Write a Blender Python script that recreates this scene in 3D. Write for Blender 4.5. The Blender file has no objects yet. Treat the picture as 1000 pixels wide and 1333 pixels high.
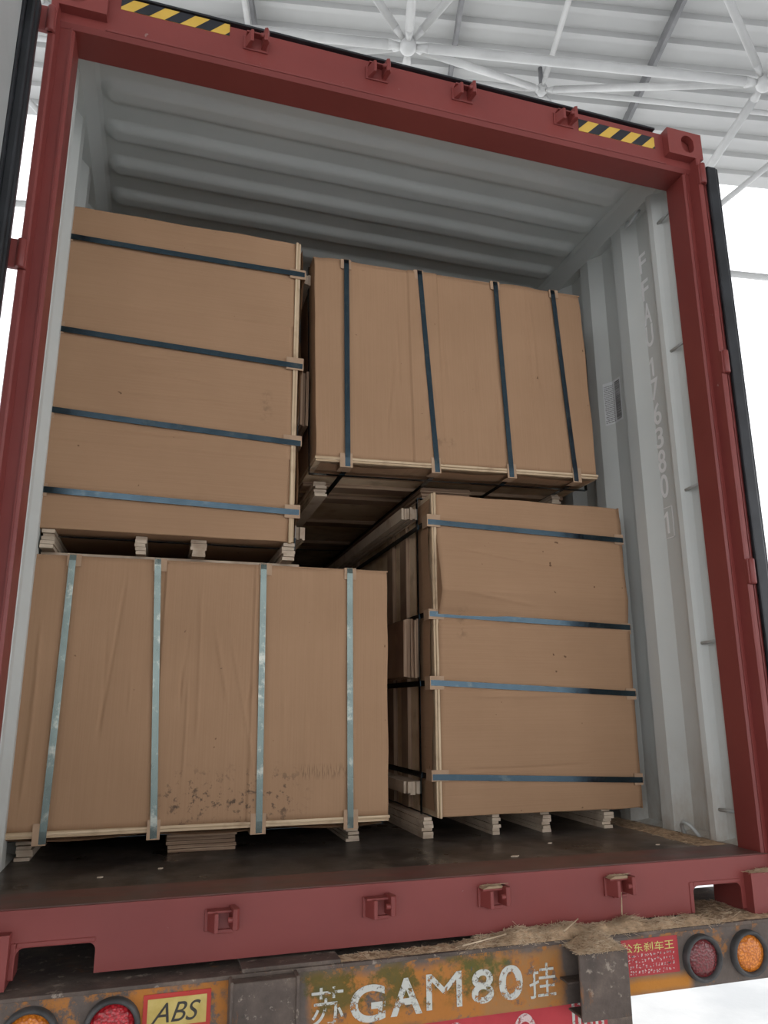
import bpy, bmesh, math, random
from mathutils import Vector, Matrix
random.seed(7)
S = bpy.context.scene
C = bpy.data.collections.new('Scene'); S.collection.children.link(C)
PI = math.pi

# ------------------------------------------------------------------ camera
def rot_from(yaw, pitch, roll):
    cy, sy, cp, sp = math.cos(yaw), math.sin(yaw), math.cos(pitch), math.sin(pitch)
    f = Vector((sy*cp, cy*cp, sp)); r0 = Vector((cy, -sy, 0)); u0 = r0.cross(f)
    rr = math.cos(roll)*r0 + math.sin(roll)*u0; uu = -math.sin(roll)*r0 + math.cos(roll)*u0
    return Matrix((( rr.x, uu.x, -f.x), (rr.y, uu.y, -f.y), (rr.z, uu.z, -f.z)))
cd = bpy.data.cameras.new('camera'); cam = bpy.data.objects.new('camera', cd); C.objects.link(cam)
cam.matrix_world = Matrix.Translation((-0.7659, -2.0676, 0.6368)) @ rot_from(0.29359, 0.239095, -0.00425).to_4x4()
cd.sensor_fit = 'VERTICAL'; cd.sensor_height = 24.0; cd.lens = 24.0*959.3/1333
cd.shift_y = 17.3/1333; cd.clip_start = 0.02; cd.clip_end = 400
S.camera = cam

# ------------------------------------------------------------------ world, sun, exposure
W = bpy.data.worlds.new('world'); S.world = W; W.use_nodes = True
bg = W.node_tree.nodes['Background']; bg.inputs[0].default_value = (0.965, 0.97, 1.0, 1); bg.inputs[1].default_value = 2.2
sd = bpy.data.lights.new('sun', 'SUN'); sd.energy = 2.2; sd.angle = 0.02; sd.color = (1, .95, .88)
sun = bpy.data.objects.new('sun', sd); C.objects.link(sun)
sun.rotation_euler = Vector((0.35, 0.75, 0.95)).to_track_quat('Z', 'Y').to_euler()
S.view_settings.view_transform = 'Standard'; S.view_settings.look = 'None'
S.view_settings.exposure = 0.0; S.view_settings.gamma = 1.0; S.view_settings.use_curve_mapping = False

# ------------------------------------------------------------------ materials
def L(r, g, b):
    f = lambda c: (c/255/12.92) if c/255 <= .04045 else ((c/255+.055)/1.055)**2.4
    return (f(r), f(g), f(b), 1)
class N:
    def __init__(s, name, rough=.6, metal=0.0, spec=.5):
        s.m = bpy.data.materials.new(name); s.m.use_nodes = True; s.t = s.m.node_tree
        s.b = s.t.nodes['Principled BSDF']; s.b.inputs['Roughness'].default_value = rough
        s.b.inputs['Metallic'].default_value = metal; s.b.inputs['Specular IOR Level'].default_value = spec
        s.co = s.t.nodes.new('ShaderNodeTexCoord').outputs['Object']
    def lk(s, a, b): s.t.links.new(a, b)
    def map(s, scale=(1, 1, 1), loc=(0, 0, 0)):
        n = s.t.nodes.new('ShaderNodeMapping'); n.inputs['Scale'].default_value = scale; n.inputs['Location'].default_value = loc
        s.lk(s.co, n.inputs['Vector']); return n.outputs[0]
    def noise(s, scale, detail=4, vec=None, rough=.55):
        n = s.t.nodes.new('ShaderNodeTexNoise'); n.inputs['Scale'].default_value = scale; n.inputs['Detail'].default_value = detail
        n.inputs['Roughness'].default_value = rough; s.lk(vec or s.co, n.inputs['Vector']); return n.outputs['Fac']
    def ramp(s, fac, stops):
        n = s.t.nodes.new('ShaderNodeValToRGB'); e = n.color_ramp.elements
        while len(e) < len(stops): e.new(.5)
        for i, (p, c) in enumerate(stops): e[i].position = p; e[i].color = c if not isinstance(c, (int, float)) else (c, c, c, 1)
        s.lk(fac, n.inputs[0]); return n.outputs[0]
    def mix(s, fac, a, b, mode='MIX'):
        n = s.t.nodes.new('ShaderNodeMix'); n.data_type = 'RGBA'; n.blend_type = mode
        for i, v in ((0, fac), (6, a), (7, b)):
            if hasattr(v, 'is_output') or hasattr(v, 'links'): s.lk(v, n.inputs[i])
            else: n.inputs[i].default_value = v
        return n.outputs[2]
    def math(s, op, a, b=0.0, c=None):
        n = s.t.nodes.new('ShaderNodeMath'); n.operation = op
        for i, v in enumerate((a, b) if c is None else (a, b, c)):
            if hasattr(v, 'links'): s.lk(v, n.inputs[i])
            else: n.inputs[i].default_value = v
        return n.outputs[0]
    def sep(s, vec=None):
        n = s.t.nodes.new('ShaderNodeSeparateXYZ'); s.lk(vec or s.co, n.inputs[0]); return n.outputs
    def box(s, x0, x1, z0, z1, soft=.01, warp=0.0, wscale=20):
        """soft rectangular patch mask over object x,z"""
        xyz = s.sep(); x, z = xyz[0], xyz[2]
        if warp:
            w = s.math('MULTIPLY', s.math('SUBTRACT', s.noise(wscale, 3), .5), warp); x = s.math('ADD', x, w); z = s.math('ADD', z, w)
        def edge(v, a, sgn):
            n = s.t.nodes.new('ShaderNodeMapRange'); n.inputs[1].default_value = a-soft*sgn; n.inputs[2].default_value = a+soft*sgn
            s.lk(v, n.inputs[0]); return n.outputs[0]
        m = s.math('MULTIPLY', edge(x, x0, 1), edge(x, x1, -1)); m2 = s.math('MULTIPLY', edge(z, z0, 1), edge(z, z1, -1))
        return s.math('MULTIPLY', m, m2)
    def col(s, v):
        if hasattr(v, 'links'): s.lk(v, s.b.inputs['Base Color'])
        else: s.b.inputs['Base Color'].default_value = v
        return s
    def rgh(s, v): s.lk(v, s.b.inputs['Roughness']); return s
    def bump(s, h, strength=.3, dist=.002):
        n = s.t.nodes.new('ShaderNodeBump'); n.inputs['Strength'].default_value = strength; n.inputs['Distance'].default_value = dist
        s.lk(h, n.inputs['Height']); s.lk(n.outputs[0], s.b.inputs['Normal']); return s

def mottled(name, c1, c2, scale=6, rough=.6, metal=0, bump=.15, bs=60, bd=.001, detail=5):
    n = N(name, rough, metal); n.col(n.ramp(n.noise(scale, detail), [(.35, c1), (.65, c2)]))
    if bump: n.bump(n.noise(bs, 3), bump, bd)
    return n.m

def cardboard(name, dirt=False):
    n = N(name, .85, 0, .2)
    base = n.ramp(n.noise(2.2, 6), [(.3, (.375, .225, .130, 1)), (.7, (.43, .262, .154, 1))])
    flute = n.noise(1.0, 2, n.map((170, 3, 3)))
    base = n.mix(.08, base, n.ramp(flute, [(.4, (.26, .16, .09, 1)), (.6, (.43, .28, .17, 1))]))
    spots = n.ramp(n.noise(26, 2), [(.245, 1.0), (.27, 0.0)])
    base = n.mix(spots, base, (.16, .09, .05, 1))
    if dirt:
        m1 = n.box(-.15, .30, .02, .16, .05); sp = n.ramp(n.noise(34, 5, None, .7), [(.55, 0.0), (.62, 1.0)])
        base = n.mix(n.math('MULTIPLY', n.math('MULTIPLY', m1, sp), .75), base, (.05, .04, .035, 1))
        m2 = n.box(.30, .47, .15, .185, .012); st = n.ramp(n.noise(9, 4, n.map((22, 1, 2))), [(.5, 0.0), (.56, 1.0)])
        base = n.mix(n.math('MULTIPLY', n.math('MULTIPLY', m2, st), .5), base, (.10, .065, .04, 1))
    else:
        m2 = n.box(-.16, -.04, .10, .13, .012); st = n.ramp(n.noise(40, 4), [(.45, 0.0), (.6, 1.0)])
        base = n.mix(n.math('MULTIPLY', n.math('MULTIPLY', m2, st), .35), base, (.10, .065, .04, 1))
    n.col(base); n.bump(n.math('ADD', n.math('MULTIPLY', flute, .25), n.noise(7, 4)), .35, .006)
    return n.m
M = {}
M['card'] = cardboard('cardboard'); M['card_dirty'] = cardboard('soiled_cardboard', True)
M['card_pad'] = mottled('cardboard_protector', (.40, .262, .165, 1), (.46, .31, .20, 1), 20, .85)
def plyedge(name, a, b, rot=(2, 2, 160)):
    n = N(name, .75, 0, .2); g = n.noise(1.0, 3, n.map(rot)); c = n.ramp(g, [(.35, a), (.62, b)])
    n.col(n.mix(n.ramp(n.noise(14, 3), [(.5, 0.0), (.8, .6)]), c, (.25, .15, .09, 1))); n.bump(g, .4, .002); return n.m
M['ply'] = plyedge('plywood_edge', (.42, .29, .17, 1), (.72, .56, .38, 1))
M['ply_dark'] = plyedge('rough_plywood', (.17, .10, .062, 1), (.40, .28, .19, 1))
M['lumber'] = plyedge('pale_lumber', (.45, .36, .27, 1), (.62, .51, .39, 1), (8, 2, 30))
n = N('blued_steel_strap', .34, .75); wear = n.ramp(n.noise(20, 6, None, .7), [(.56, 0.0), (.72, .8)])
n.col(n.mix(wear, (.050, .078, .098, 1), (.12, .14, .135, 1))); n.rgh(n.ramp(n.noise(18, 4), [(.35, .13), (.7, .26)])); n.b.inputs['Metallic'].default_value = .9; M['strap'] = n.m

n = N('pale_galvanised_strap', .24, .85); wear = n.ramp(n.noise(16, 6, None, .7), [(.54, 0.0), (.66, 1.0)])
n.col(n.mix(wear, (.135, .168, .155, 1), (.30, .31, .27, 1))); n.rgh(n.ramp(n.noise(12, 4), [(.35, .14), (.7, .32)])); M['strap_pale'] = n.m

def red_paint(name, c1, c2, dusty=False):
    n = N(name, .42, 0, .45); c = n.ramp(n.noise(2.5, 6), [(.3, c1), (.7, c2)])
    chip = n.ramp(n.noise(19, 6, None, .7), [(.70, 0.0), (.72, 1.0)]); c = n.mix(chip, c, (.30, .19, .17, 1))
    if dusty: c = n.mix(n.ramp(n.noise(5, 6, n.map((1, 3, 1)), .7), [(.35, .45), (.65, .95)]), c, (.105, .072, .060, 1))
    n.col(c); n.rgh(n.ramp(n.noise(4, 4), [(.3, .35), (.7, .55)])); n.bump(n.noise(16, 3), .12, .004); return n.m
M['red'] = red_paint('maroon_paint', (.200, .038, .033, 1), (.240, .049, .042, 1))
M['red_sill'] = red_paint('scuffed_maroon_paint', (.200, .038, .033, 1), (.240, .049, .042, 1), True)
M['black_hole'] = mottled('grimy_black_steel', (.01, .01, .01, 1), (.02, .02, .02, 1), 6, .8)
n = N('grey_container_paint', .5, 0, .4); g = n.ramp(n.noise(1.6, 6), [(.3, (.58, .605, .58, 1)), (.7, (.65, .67, .64, 1))])
z = n.sep()[2]; low = n.ramp(z, [(.17, 1.0), (.55, 0.0)])
g = n.mix(n.math('MULTIPLY', low, n.ramp(n.noise(9, 5, n.map((1, 1, .4)), .7), [(.4, .1), (.7, .75)])), g, (.33, .25, .17, 1))
scr = n.ramp(n.noise(3, 6, n.map((1, 6, 1.2)), .8), [(.72, 0.0), (.74, 1.0)])
g = n.mix(n.math('MULTIPLY', scr, .4), g, (.26, .22, .17, 1)); n.col(g); n.bump(n.noise(5, 3), .1, .01); M['grey'] = n.m
M['grey_plain'] = mottled('grey_door_paint', (.44, .46, .45, 1), (.50, .52, .51, 1), 3, .5)
n = N('worn_container_floor', .35, 0, .5); v = n.map((1.2, 14, 1))
d = n.ramp(n.noise(4.5, 9, None, .78), [(.42, 0.0), (.56, 1.0)])
c = n.ramp(n.noise(1.5, 5, n.map((9, .8, 1))), [(.3, (.018, .014, .012, 1)), (.7, (.045, .034, .028, 1))])
c = n.mix(n.math('MULTIPLY', d, .6), c, (.13, .108, .09, 1))
dust = n.ramp(n.math('ADD', n.sep()[0], n.math('MULTIPLY', n.noise(6, 5), .35)), [(0, 0.0), (.5, 0.0), (1.0, 0.0)])
dm = n.t.nodes.new('ShaderNodeMapRange'); dm.inputs[1].default_value = 1.02; dm.inputs[2].default_value = 1.32
n.lk(n.math('ADD', n.sep()[0], n.math('MULTIPLY', n.noise(7, 6, None, .7), .3)), dm.inputs[0])
c = n.mix(dm.outputs[0], c, (.26, .18, .115, 1))
fl = n.ramp(n.noise(60, 3), [(.72, 0.0), (.75, 1.0)]); c = n.mix(n.math('MULTIPLY', fl, .6), c, (.35, .28, .2, 1))
n.col(c); n.rgh(n.ramp(n.noise(5, 5), [(.35, .26), (.7, .62)])); n.bump(n.noise(30, 4), .3, .002); M['floor'] = n.m
M['rubber'] = mottled('black_rubber_gasket', (.010, .011, .013, 1), (.022, .024, .028, 1), 8, .42)
M['white_ink'] = mottled('white_stencil_paint', (.90, .91, .90, 1), (.93, .94, .93, 1), 20, .6, bump=0)
M['roof'] = mottled('white_roof_sheet', (.43, .43, .425, 1), (.50, .50, .49, 1), .6, .55, bump=0)
M['truss'] = mottled('white_tube_paint', (.46, .46, .455, 1), (.55, .55, .54, 1), 3, .45, bump=0)
M['purlin'] = mottled('grey_purlin_steel', (.14, .14, .145, 1), (.22, .22, .225, 1), 5, .5)
M['concrete'] = mottled('pale_concrete', (.52, .54, .56, 1), (.68, .69, .70, 1), 1.3, .9, bs=18, bd=.005, bump=.3)
M['straw'] = mottled('dry_straw', (.27, .175, .10, 1), (.55, .38, .235, 1), 45, .9, bs=160, bd=.004, bump=.8)
M['straw2'] = mottled('straw_stalks', (.36, .25, .15, 1), (.62, .48, .33, 1), 12, .8)
M['y'] = mottled('yellow_tape', (.62, .38, .05, 1), (.70, .45, .08, 1), 8, .5); M['k'] = mottled('black_tape', (.012, .014, .018, 1), (.02, .022, .03, 1), 8, .45)
n = N('rusty_dark_steel', .7); c = n.ramp(n.noise(9, 6, None, .65), [(.32, (.058, .043, .035, 1)), (.55, (.115, .085, .068, 1)), (.72, (.21, .155, .12, 1))])
c = n.mix(n.ramp(n.noise(26, 5, None, .7), [(.60, 0.0), (.66, .7)]), c, (.36, .30, .24, 1)); c = n.mix(n.ramp(n.noise(6, 6, n.map((3, 3, 1)), .7), [(.60, 0.0), (.70, .8)]), c, (.27, .105, .03, 1))
n.col(c); n.bump(n.noise(40, 5, None, .7), .7, .005); M['rust'] = n.m
# beam face paint: layered patches of worn paint
n = N('layered_worn_beam_paint', .6, 0, .35)
c = n.ramp(n.noise(7, 7, None, .7), [(.3, (.085, .066, .055, 1)), (.7, (.17, .135, .115, 1))])
def patch(c, x0, x1, z0, z1, colr, amt=.9, th=.42, ns=16, warp=.05):
    m = n.box(x0, x1, z0, z1, .012, warp, 14); k = n.ramp(n.noise(ns, 6, None, .75), [(th, 0.0), (th+.08, amt)])
    return n.mix(n.math('MULTIPLY', m, k), c, colr)
OR = (.46, .17, .025, 1)
c = patch(c, -1.3, -.52, -.17, -.01, OR, .8, .50); c = patch(c, -.78, -.56, -.17, -.01, OR, .9, .42)
c = patch(c, -.35, .36, -.17, -.03, OR, .9, .38); c = patch(c, -.37, .16, -.12, -.02, (.10, .085, .015, 1), .9, .46, 9)
c = patch(c, -.02, .20, -.09, -.035, (.09, .10, .02, 1), .8, .45, 11); c = patch(c, .12, .36, -.17, -.02, (.34, .17, .06, 1), .8, .46)
c = patch(c, -.40, .38, -.16, -.02, (.02, .07, .22, 1), .9, .67, 24); c = patch(c, .55, .78, -.165, -.125, (.52, .20, .02, 1), .95, .33, 10, .01)
c = patch(c, .55, 1.2, -.17, -.03, OR, .6, .56); c = patch(c, -1.3, 1.3, -.03, -.004, OR, .8, .53, 30)
n.col(c); n.bump(n.noise(35, 6, None, .7), .7, .004); n.rgh(n.ramp(n.noise(11, 4), [(.3, .45), (.7, .8)])); M['beam'] = n.m
def worn(name, c1, th=.45, sc=22):
    n = N(name, .6); n.col(c1); m = n.ramp(n.noise(sc, 6, None, .75), [(th-.03, 0.0), (th+.03, 1.0)]); n.lk(m, n.b.inputs['Alpha']); return n.m
M['worn_white'] = worn('worn_white_paint', (.56, .56, .51, 1), .455, 42)
M['worn_red'] = worn('worn_red_sticker', (.40, .03, .035, 1), .36, 14); M['worn_pink'] = worn('worn_pale_print', (.66, .50, .48, 1), .45, 60)
M['worn_yel'] = worn('worn_yellow_print', (.62, .58, .18, 1), .40, 60)
M['sign_red'] = worn('chipped_red_border', (.48, .035, .025, 1), .36, 26)
M['sign_yel'] = mottled('aged_yellow_sign', (.50, .36, .09, 1), (.62, .48, .16, 1), 24, .6)
M['ink'] = mottled('dark_print', (.03, .025, .02, 1), (.05, .045, .035, 1), 20, .6, bump=0)
M['plate_red'] = mottled('bright_red_plate', (.40, .02, .03, 1), (.50, .035, .045, 1), 8, .5)
def lens(name, a, b):
    n = N(name, .25, 0, .6); v = n.t.nodes.new('ShaderNodeTexVoronoi'); v.inputs['Scale'].default_value = 150; n.lk(n.co, v.inputs['Vector'])
    n.col(n.ramp(v.outputs['Distance'], [(.2, a), (.7, b)])); n.bump(v.outputs['Distance'], .6, .003); return n.m
M['lens_red'] = lens('red_lamp_lens', (.55, .02, .03, 1), (.28, .008, .012, 1)); M['lens_or'] = lens('amber_lamp_lens', (.80, .26, .03, 1), (.50, .13, .01, 1))
M['lens_old'] = lens('cracked_dusty_red_lens', (.22, .03, .035, 1), (.14, .035, .035, 1))
M['rim'] = mottled('rubber_lamp_rim', (.03, .03, .03, 1), (.075, .07, .068, 1), 20, .6)
M['label'] = mottled('silver_label', (.74, .76, .76, 1), (.80, .82, .82, 1), 20, .45)
M['wallb'] = mottled('cream_wall', (.66, .62, .5, 1), (.72, .68, .56, 1), 2, .8); M['roofb'] = mottled('orange_roof', (.7, .16, .05, 1), (.8, .22, .08, 1), 2, .6)

# ------------------------------------------------------------------ mesh helpers
def box(bm, x0, x1, y0, y1, z0, z1):
    vs = [bm.verts.new((x, y, z)) for z in (z0, z1) for y in (y0, y1) for x in (x0, x1)]
    for f in ((0, 2, 3, 1), (4, 5, 7, 6), (0, 1, 5, 4), (2, 6, 7, 3), (0, 4, 6, 2), (1, 3, 7, 5)): bm.faces.new([vs[i] for i in f])
    return vs
def tube(bm, p0, p1, r0, r1=None, seg=14, cap=True):
    r1 = r0 if r1 is None else r1; p0, p1 = Vector(p0), Vector(p1); d = (p1-p0).normalized()
    a = d.orthogonal().normalized(); b = d.cross(a); A, B = [], []
    for i in range(seg):
        t = 2*PI*i/seg; o = a*math.cos(t)+b*math.sin(t); A.append(bm.verts.new(p0+o*r0)); B.append(bm.verts.new(p1+o*r1))
    for i in range(seg): j = (i+1) % seg; f = bm.faces.new((A[i], A[j], B[j], B[i])); f.smooth = True
    if cap: bm.faces.new(A[::-1]); bm.faces.new(B)
def chain(bm, pts, r, seg=10):
    pts = [Vector(p) for p in pts]; rings = []
    for i, p in enumerate(pts):
        d = (pts[min(i+1, len(pts)-1)]-pts[max(i-1, 0)]).normalized()
        a = (Vector((0, 0, 1)).cross(d)); a = a.normalized() if a.length > .05 else Vector((1, 0, 0)); b = d.cross(a)
        rings.append([bm.verts.new(p+(a*math.cos(2*PI*k/seg)+b*math.sin(2*PI*k/seg))*r) for k in range(seg)])
    for A, B in zip(rings, rings[1:]):
        for i in range(seg): j = (i+1) % seg; f = bm.faces.new((A[i], A[j], B[j], B[i])); f.smooth = True
    bm.faces.new(rings[0][::-1]); bm.faces.new(rings[-1])
def prism(bm, poly, axis, a, b, smooth=False):
    """poly: 2D points; axis 'x': (y,z) extruded in x; 'y': (x,z); 'z': (x,y)"""
    def P(p, t): return (t, p[0], p[1]) if axis == 'x' else (p[0], t, p[1]) if axis == 'y' else (p[0], p[1], t)
    A = [bm.verts.new(P(p, a)) for p in poly]; B = [bm.verts.new(P(p, b)) for p in poly]; n = len(poly)
    for i in range(n): j = (i+1) % n; f = bm.faces.new((A[i], A[j], B[j], B[i])); f.smooth = smooth
    bm.faces.new(A[::-1]); bm.faces.new(B)
def obj(name, bm, mat, parent=None, bevel=0, seg=2, smooth=False):
    bmesh.ops.recalc_face_normals(bm, faces=bm.faces)
    me = bpy.data.meshes.new(name); bm.to_mesh(me); bm.free()
    for m in (mat if isinstance(mat, (list, tuple)) else [mat]): me.materials.append(m)
    if smooth:
        for p in me.polygons: p.use_smooth = True
    o = bpy.data.objects.new(name, me); C.objects.link(o)
    if parent: o.parent = parent
    if bevel:
        b = o.modifiers.new('bevel', 'BEVEL'); b.width = bevel; b.segments = seg; b.limit_method = 'ANGLE'; b.angle_limit = .6
    return o
def mk(name, mat, parent, *boxes, bevel=0):
    bm = bmesh.new()
    for b in boxes: box(bm, *b)
    return obj(name, bm, mat, parent, bevel)
def tag(o, label, cat=None, group=None, kind=None):
    if label: o['label'] = label
    if cat: o['category'] = cat
    if group: o['group'] = group
    if kind: o['kind'] = kind
    return o
def thing(name, label, cat, loc=(0, 0, 0), group=None, rot=(0, 0, 0)):
    o = bpy.data.objects.new(name, None); C.objects.link(o); o.empty_display_size = .1
    o.location = loc; o.rotation_euler = rot; return tag(o, label, cat, group)
def text_mesh(body, name, mat, parent, origin, X, Y, height, width=None, depth=.0008, bold=0.0, shear=0.0):
    """text as thin mesh: glyph plane spanned by X (reading direction) and Y (up)"""
    cu = bpy.data.curves.new('t', 'FONT'); cu.body = body; cu.extrude = depth; cu.size = 1.0; cu.shear = shear; cu.offset = bold
    t = bpy.data.objects.new('t', cu); C.objects.link(t)
    me = bpy.data.meshes.new_from_object(t.evaluated_get(bpy.context.evaluated_depsgraph_get()))
    C.objects.unlink(t); bpy.data.objects.remove(t)
    xs = [v.co.x for v in me.vertices]; ys = [v.co.y for v in me.vertices]
    x0, x1, y0, y1 = min(xs), max(xs), min(ys), max(ys)
    sy = height/(y1-y0); sx = (width/(x1-x0)) if width else sy
    X, Y = Vector(X).normalized(), Vector(Y).normalized(); Z = X.cross(Y); O = Vector(origin)
    for v in me.vertices:
        v.co = O + X*((v.co.x-x0)*sx) + Y*((v.co.y-y0)*sy) + Z*v.co.z
    me.materials.clear(); me.materials.append(mat); me.name = name
    o = bpy.data.objects.new(name, me); C.objects.link(o)
    if parent: o.parent = parent
    return o
def bool_cut(o, cutters):
    for bm in cutters:
        bmesh.ops.recalc_face_normals(bm, faces=bm.faces); me = bpy.data.meshes.new('c'); bm.to_mesh(me); bm.free()
        c = bpy.data.objects.new('c', me); C.objects.link(c)
        md = o.modifiers.new('b', 'BOOLEAN'); md.operation = 'DIFFERENCE'; md.object = c; md.solver = 'EXACT'
        bpy.context.view_layer.update()
        new = bpy.data.meshes.new_from_object(o.evaluated_get(bpy.context.evaluated_depsgraph_get()))
        o.modifiers.clear(); o.data = new; C.objects.unlink(c); bpy.data.objects.remove(c)
    return o

GZ = -1.15
# ------------------------------------------------------------------ ground
bm = bmesh.new(); box(bm, -60, 80, -40, 90, GZ-.2, GZ); g = obj('ground', bm, M['concrete']); tag(g, 'pale sunlit concrete yard below the trailer', 'ground', kind='structure')

# ------------------------------------------------------------------ shed roof (frame of the shed: u along the ribs, v into the yard)
AZ = math.radians(14.6); U = Vector((math.cos(AZ), -math.sin(AZ), 0)); V = Vector((math.sin(AZ), math.cos(AZ), 0)); SL = -.09
def shed(u, v, z0): return U*u + V*v + Vector((0, 0, z0+SL*u))
bm = bmesh.new(); pitch = .262; v = 5.2; prof = []
while v > -15:
    prof += [(v, 0), (v-.17, 0), (v-.185, -.05), (v-.24, -.05), (v-.255, 0)]; v -= pitch
rows = [[bm.verts.new(shed(u, vv, 7.0+dz)) for vv, dz in prof] for u in (-14, 15)]
for i in range(len(prof)-1): bm.faces.new((rows[0][i], rows[1][i], rows[1][i+1], rows[0][i+1]))
rf = obj('ceiling', bm, M['roof']); tag(rf, 'white ribbed metal sheets of the open shed roof', 'ceiling', kind='structure')
md = rf.modifiers.new('s', 'SOLIDIFY'); md.thickness = .003

fr = thing('space_frame', 'white tubular space frame with ball joints carrying the open shed roof', 'roof frame', shed(.17, 2.6, 6.2))
frl = Vector(fr.location)
def fobj(name, bm, mat, **k):
    bmesh.ops.translate(bm, verts=bm.verts, vec=-frl); return obj(name, bm, mat, fr, **k)
DU, DV = 2.84, 2.5
lo = lambda i, j: shed(.17+DU*i, .05+DV*j, 5.7)
up = lambda i, j: shed(.17+DU*(i+.5), 1.3+DV*j, 6.68)
def node(p, r):
    bm = bmesh.new(); bmesh.ops.create_icosphere(bm, subdivisions=3, radius=r, matrix=Matrix.Translation(p))
    for f in bm.faces: f.smooth = True
    fobj('ball_joint', bm, M['truss'])
def member(a, b, r, cone=.07):
    bm = bmesh.new(); a, b = Vector(a), Vector(b); d = (b-a).normalized(); e = a+d*.06; f = b-d*.06
    tube(bm, e, e+d*cone*1.4, r*.55, r); tube(bm, e+d*cone*1.4, f-d*cone*1.4, r, r); tube(bm, f-d*cone*1.4, f, r, r*.55)
    fobj('tube', bm, M['truss'])
I = range(-2, 3)
for j in (0, 1, 2):
    for i in I:
        if j or i in (-1,0,1): node(lo(i, j), .068)
        if i < 2: member(lo(i, j), lo(i+1, j), .037)
        if j < 2: member(lo(i, j), lo(i, j+1), .036)
for j in (-1, 0, 1):
    for i in range(-2, 3):
        node(up(i, j), .06)
        if i < 2: member(up(i, j), up(i+1, j), .026)
        if j < 1: member(up(i, j), up(i, j+1), .026)
for i in (-2, -1, 0, 1, 2):
    for j in (0, 1):
        for (a, b) in ((i, j), (i+1, j), (i, j+1), (i+1, j+1)):
            if a <= 2: member(lo(a, b), up(i, j), .031)
for k, u in enumerate((-3.14, -1.22, .71, 2.63)):
    bm = bmesh.new(); pts = [(u-.018, 5.15), (u+.018, 5.15), (u+.018, -6), (u-.018, -6)]
    A = [bm.verts.new(shed(a, b, 6.96)) for a, b in pts]; B = [bm.verts.new(shed(a, b, 6.84)) for a, b in pts]
    bm.faces.new(A); bm.faces.new(B[::-1])
    for q in range(4): bm.faces.new((A[q], B[q], B[(q+1) % 4], A[(q+1) % 4]))
    fobj('purlin', bm, M['purlin'])
for i in (-1, 0, 1, 2):
    for j in (0, 1):
        bm = bmesh.new(); p = up(i, j); tube(bm, p, p+Vector((0, 0, .26)), .022); fobj('roof_post', bm, M['purlin'])

# ------------------------------------------------------------------ far building at the right edge
b = thing('building', 'low cream building with orange roof edge far beyond the yard at right', 'building', (25.7, 22, GZ-1.3))
bm = bmesh.new(); prism(bm, [(-3.7, 0), (4, 0), (4, 5.4), (.5, 7.6), (-3.7, 5.3)], 'y', 0, 8); obj('wall', bm, M['wallb'], b)
bm = bmesh.new(); prism(bm, [(-4.0, 5.15), (.5, 7.65), (.5, 7.85), (-4.0, 5.35)], 'y', -.4, 8.4); prism(bm, [(.5, 7.65), (4.3, 5.2), (4.3, 5.4), (.5, 7.85)], 'y', -.4, 8.4); obj('roof', bm, M['roofb'], b)

# ------------------------------------------------------------------ shipping container
FZ = .165; YF = .032; OX = 1.219; LEN = 12.0; IX = 1.195
ct = thing('shipping_container', 'open maroon shipping container with grey inside, loaded with strapped cardboard bundles', 'shipping container', (0, 6, 0))
def P(name, bm, mat, **k):
    bmesh.ops.translate(bm, verts=bm.verts, vec=(0, -6, 0)); return obj(name, bm, mat, ct, **k)
def kid(o): o.parent = ct; o.data.transform(Matrix.Translation((0, -6, 0))); return o
# floor
bm = bmesh.new(); box(bm, -1.17, 1.17, .20, LEN, FZ-.028, FZ)
P('plywood_floor', bm, M['floor'])
bm = bmesh.new()
for k in range(8): y = .45+k*.3; box(bm, -1.15, 1.15, y, y+.045, .02, FZ-.029)
P('cross_member', bm, M['black_hole'])
# rear sill: face with two forklift/lock cut-outs at its lower edge, and its top plate
bm = bmesh.new()
def rpoly(x0, x1, z0, z1, r):   # notch outline going up-left, round corners, down-right
    pts = [(x0, z0), (x0, z1-r)]
    for k in range(1, 6): t = PI-(PI/2)*k/5; pts.append((x0+r+r*math.cos(t), z1-r+r*math.sin(t)))
    for k in range(1, 6): t = PI/2-(PI/2)*k/5; pts.append((x1-r+r*math.cos(t), z1-r+r*math.sin(t)))
    pts.append((x1, z0)); return pts
poly = [(-1.06, .012)]+rpoly(-1.045, -.868, .012, .080, .018)+rpoly(.862, 1.042, .012, .088, .02)+[(1.06, .012), (1.06, .118), (1.10, .118), (1.215, .118), (1.215, .157), (1.209, .163), (-1.209, .163), (-1.215, .157), (-1.215, .118), (-1.06, .118)]
prism(bm, poly, 'y', YF, YF+.008)
P('rear_sill', bm, M['red'])
bm = bmesh.new()
prism(bm, [(YF+.001, FZ-.012), (YF+.008, FZ+.0005), (.20, FZ+.001), (.20, FZ-.006), (YF+.02, FZ-.006)], 'x', -1.165, 1.165)
P('sill_plate', bm, M['red_sill'])
for x0, x1, zt in ((.862, 1.042, .088), (-1.045, -.868, .080)):
    bm = bmesh.new()
    box(bm, x0-.014, x0, YF-.003, YF+.06, .012, zt+.012); box(bm, x0, x1, YF-.003, YF+.01, zt, zt+.012)
    box(bm, x0, x1, YF+.008, .19, zt+.002, zt+.008)
    P('cutout_rim', bm, M['red'], bevel=.003)
mid = bmesh.new(); box(mid, -.868, .848, YF+.008, .12, .012, .018); P('sill_bottom_flange', mid, M['red'])
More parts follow.
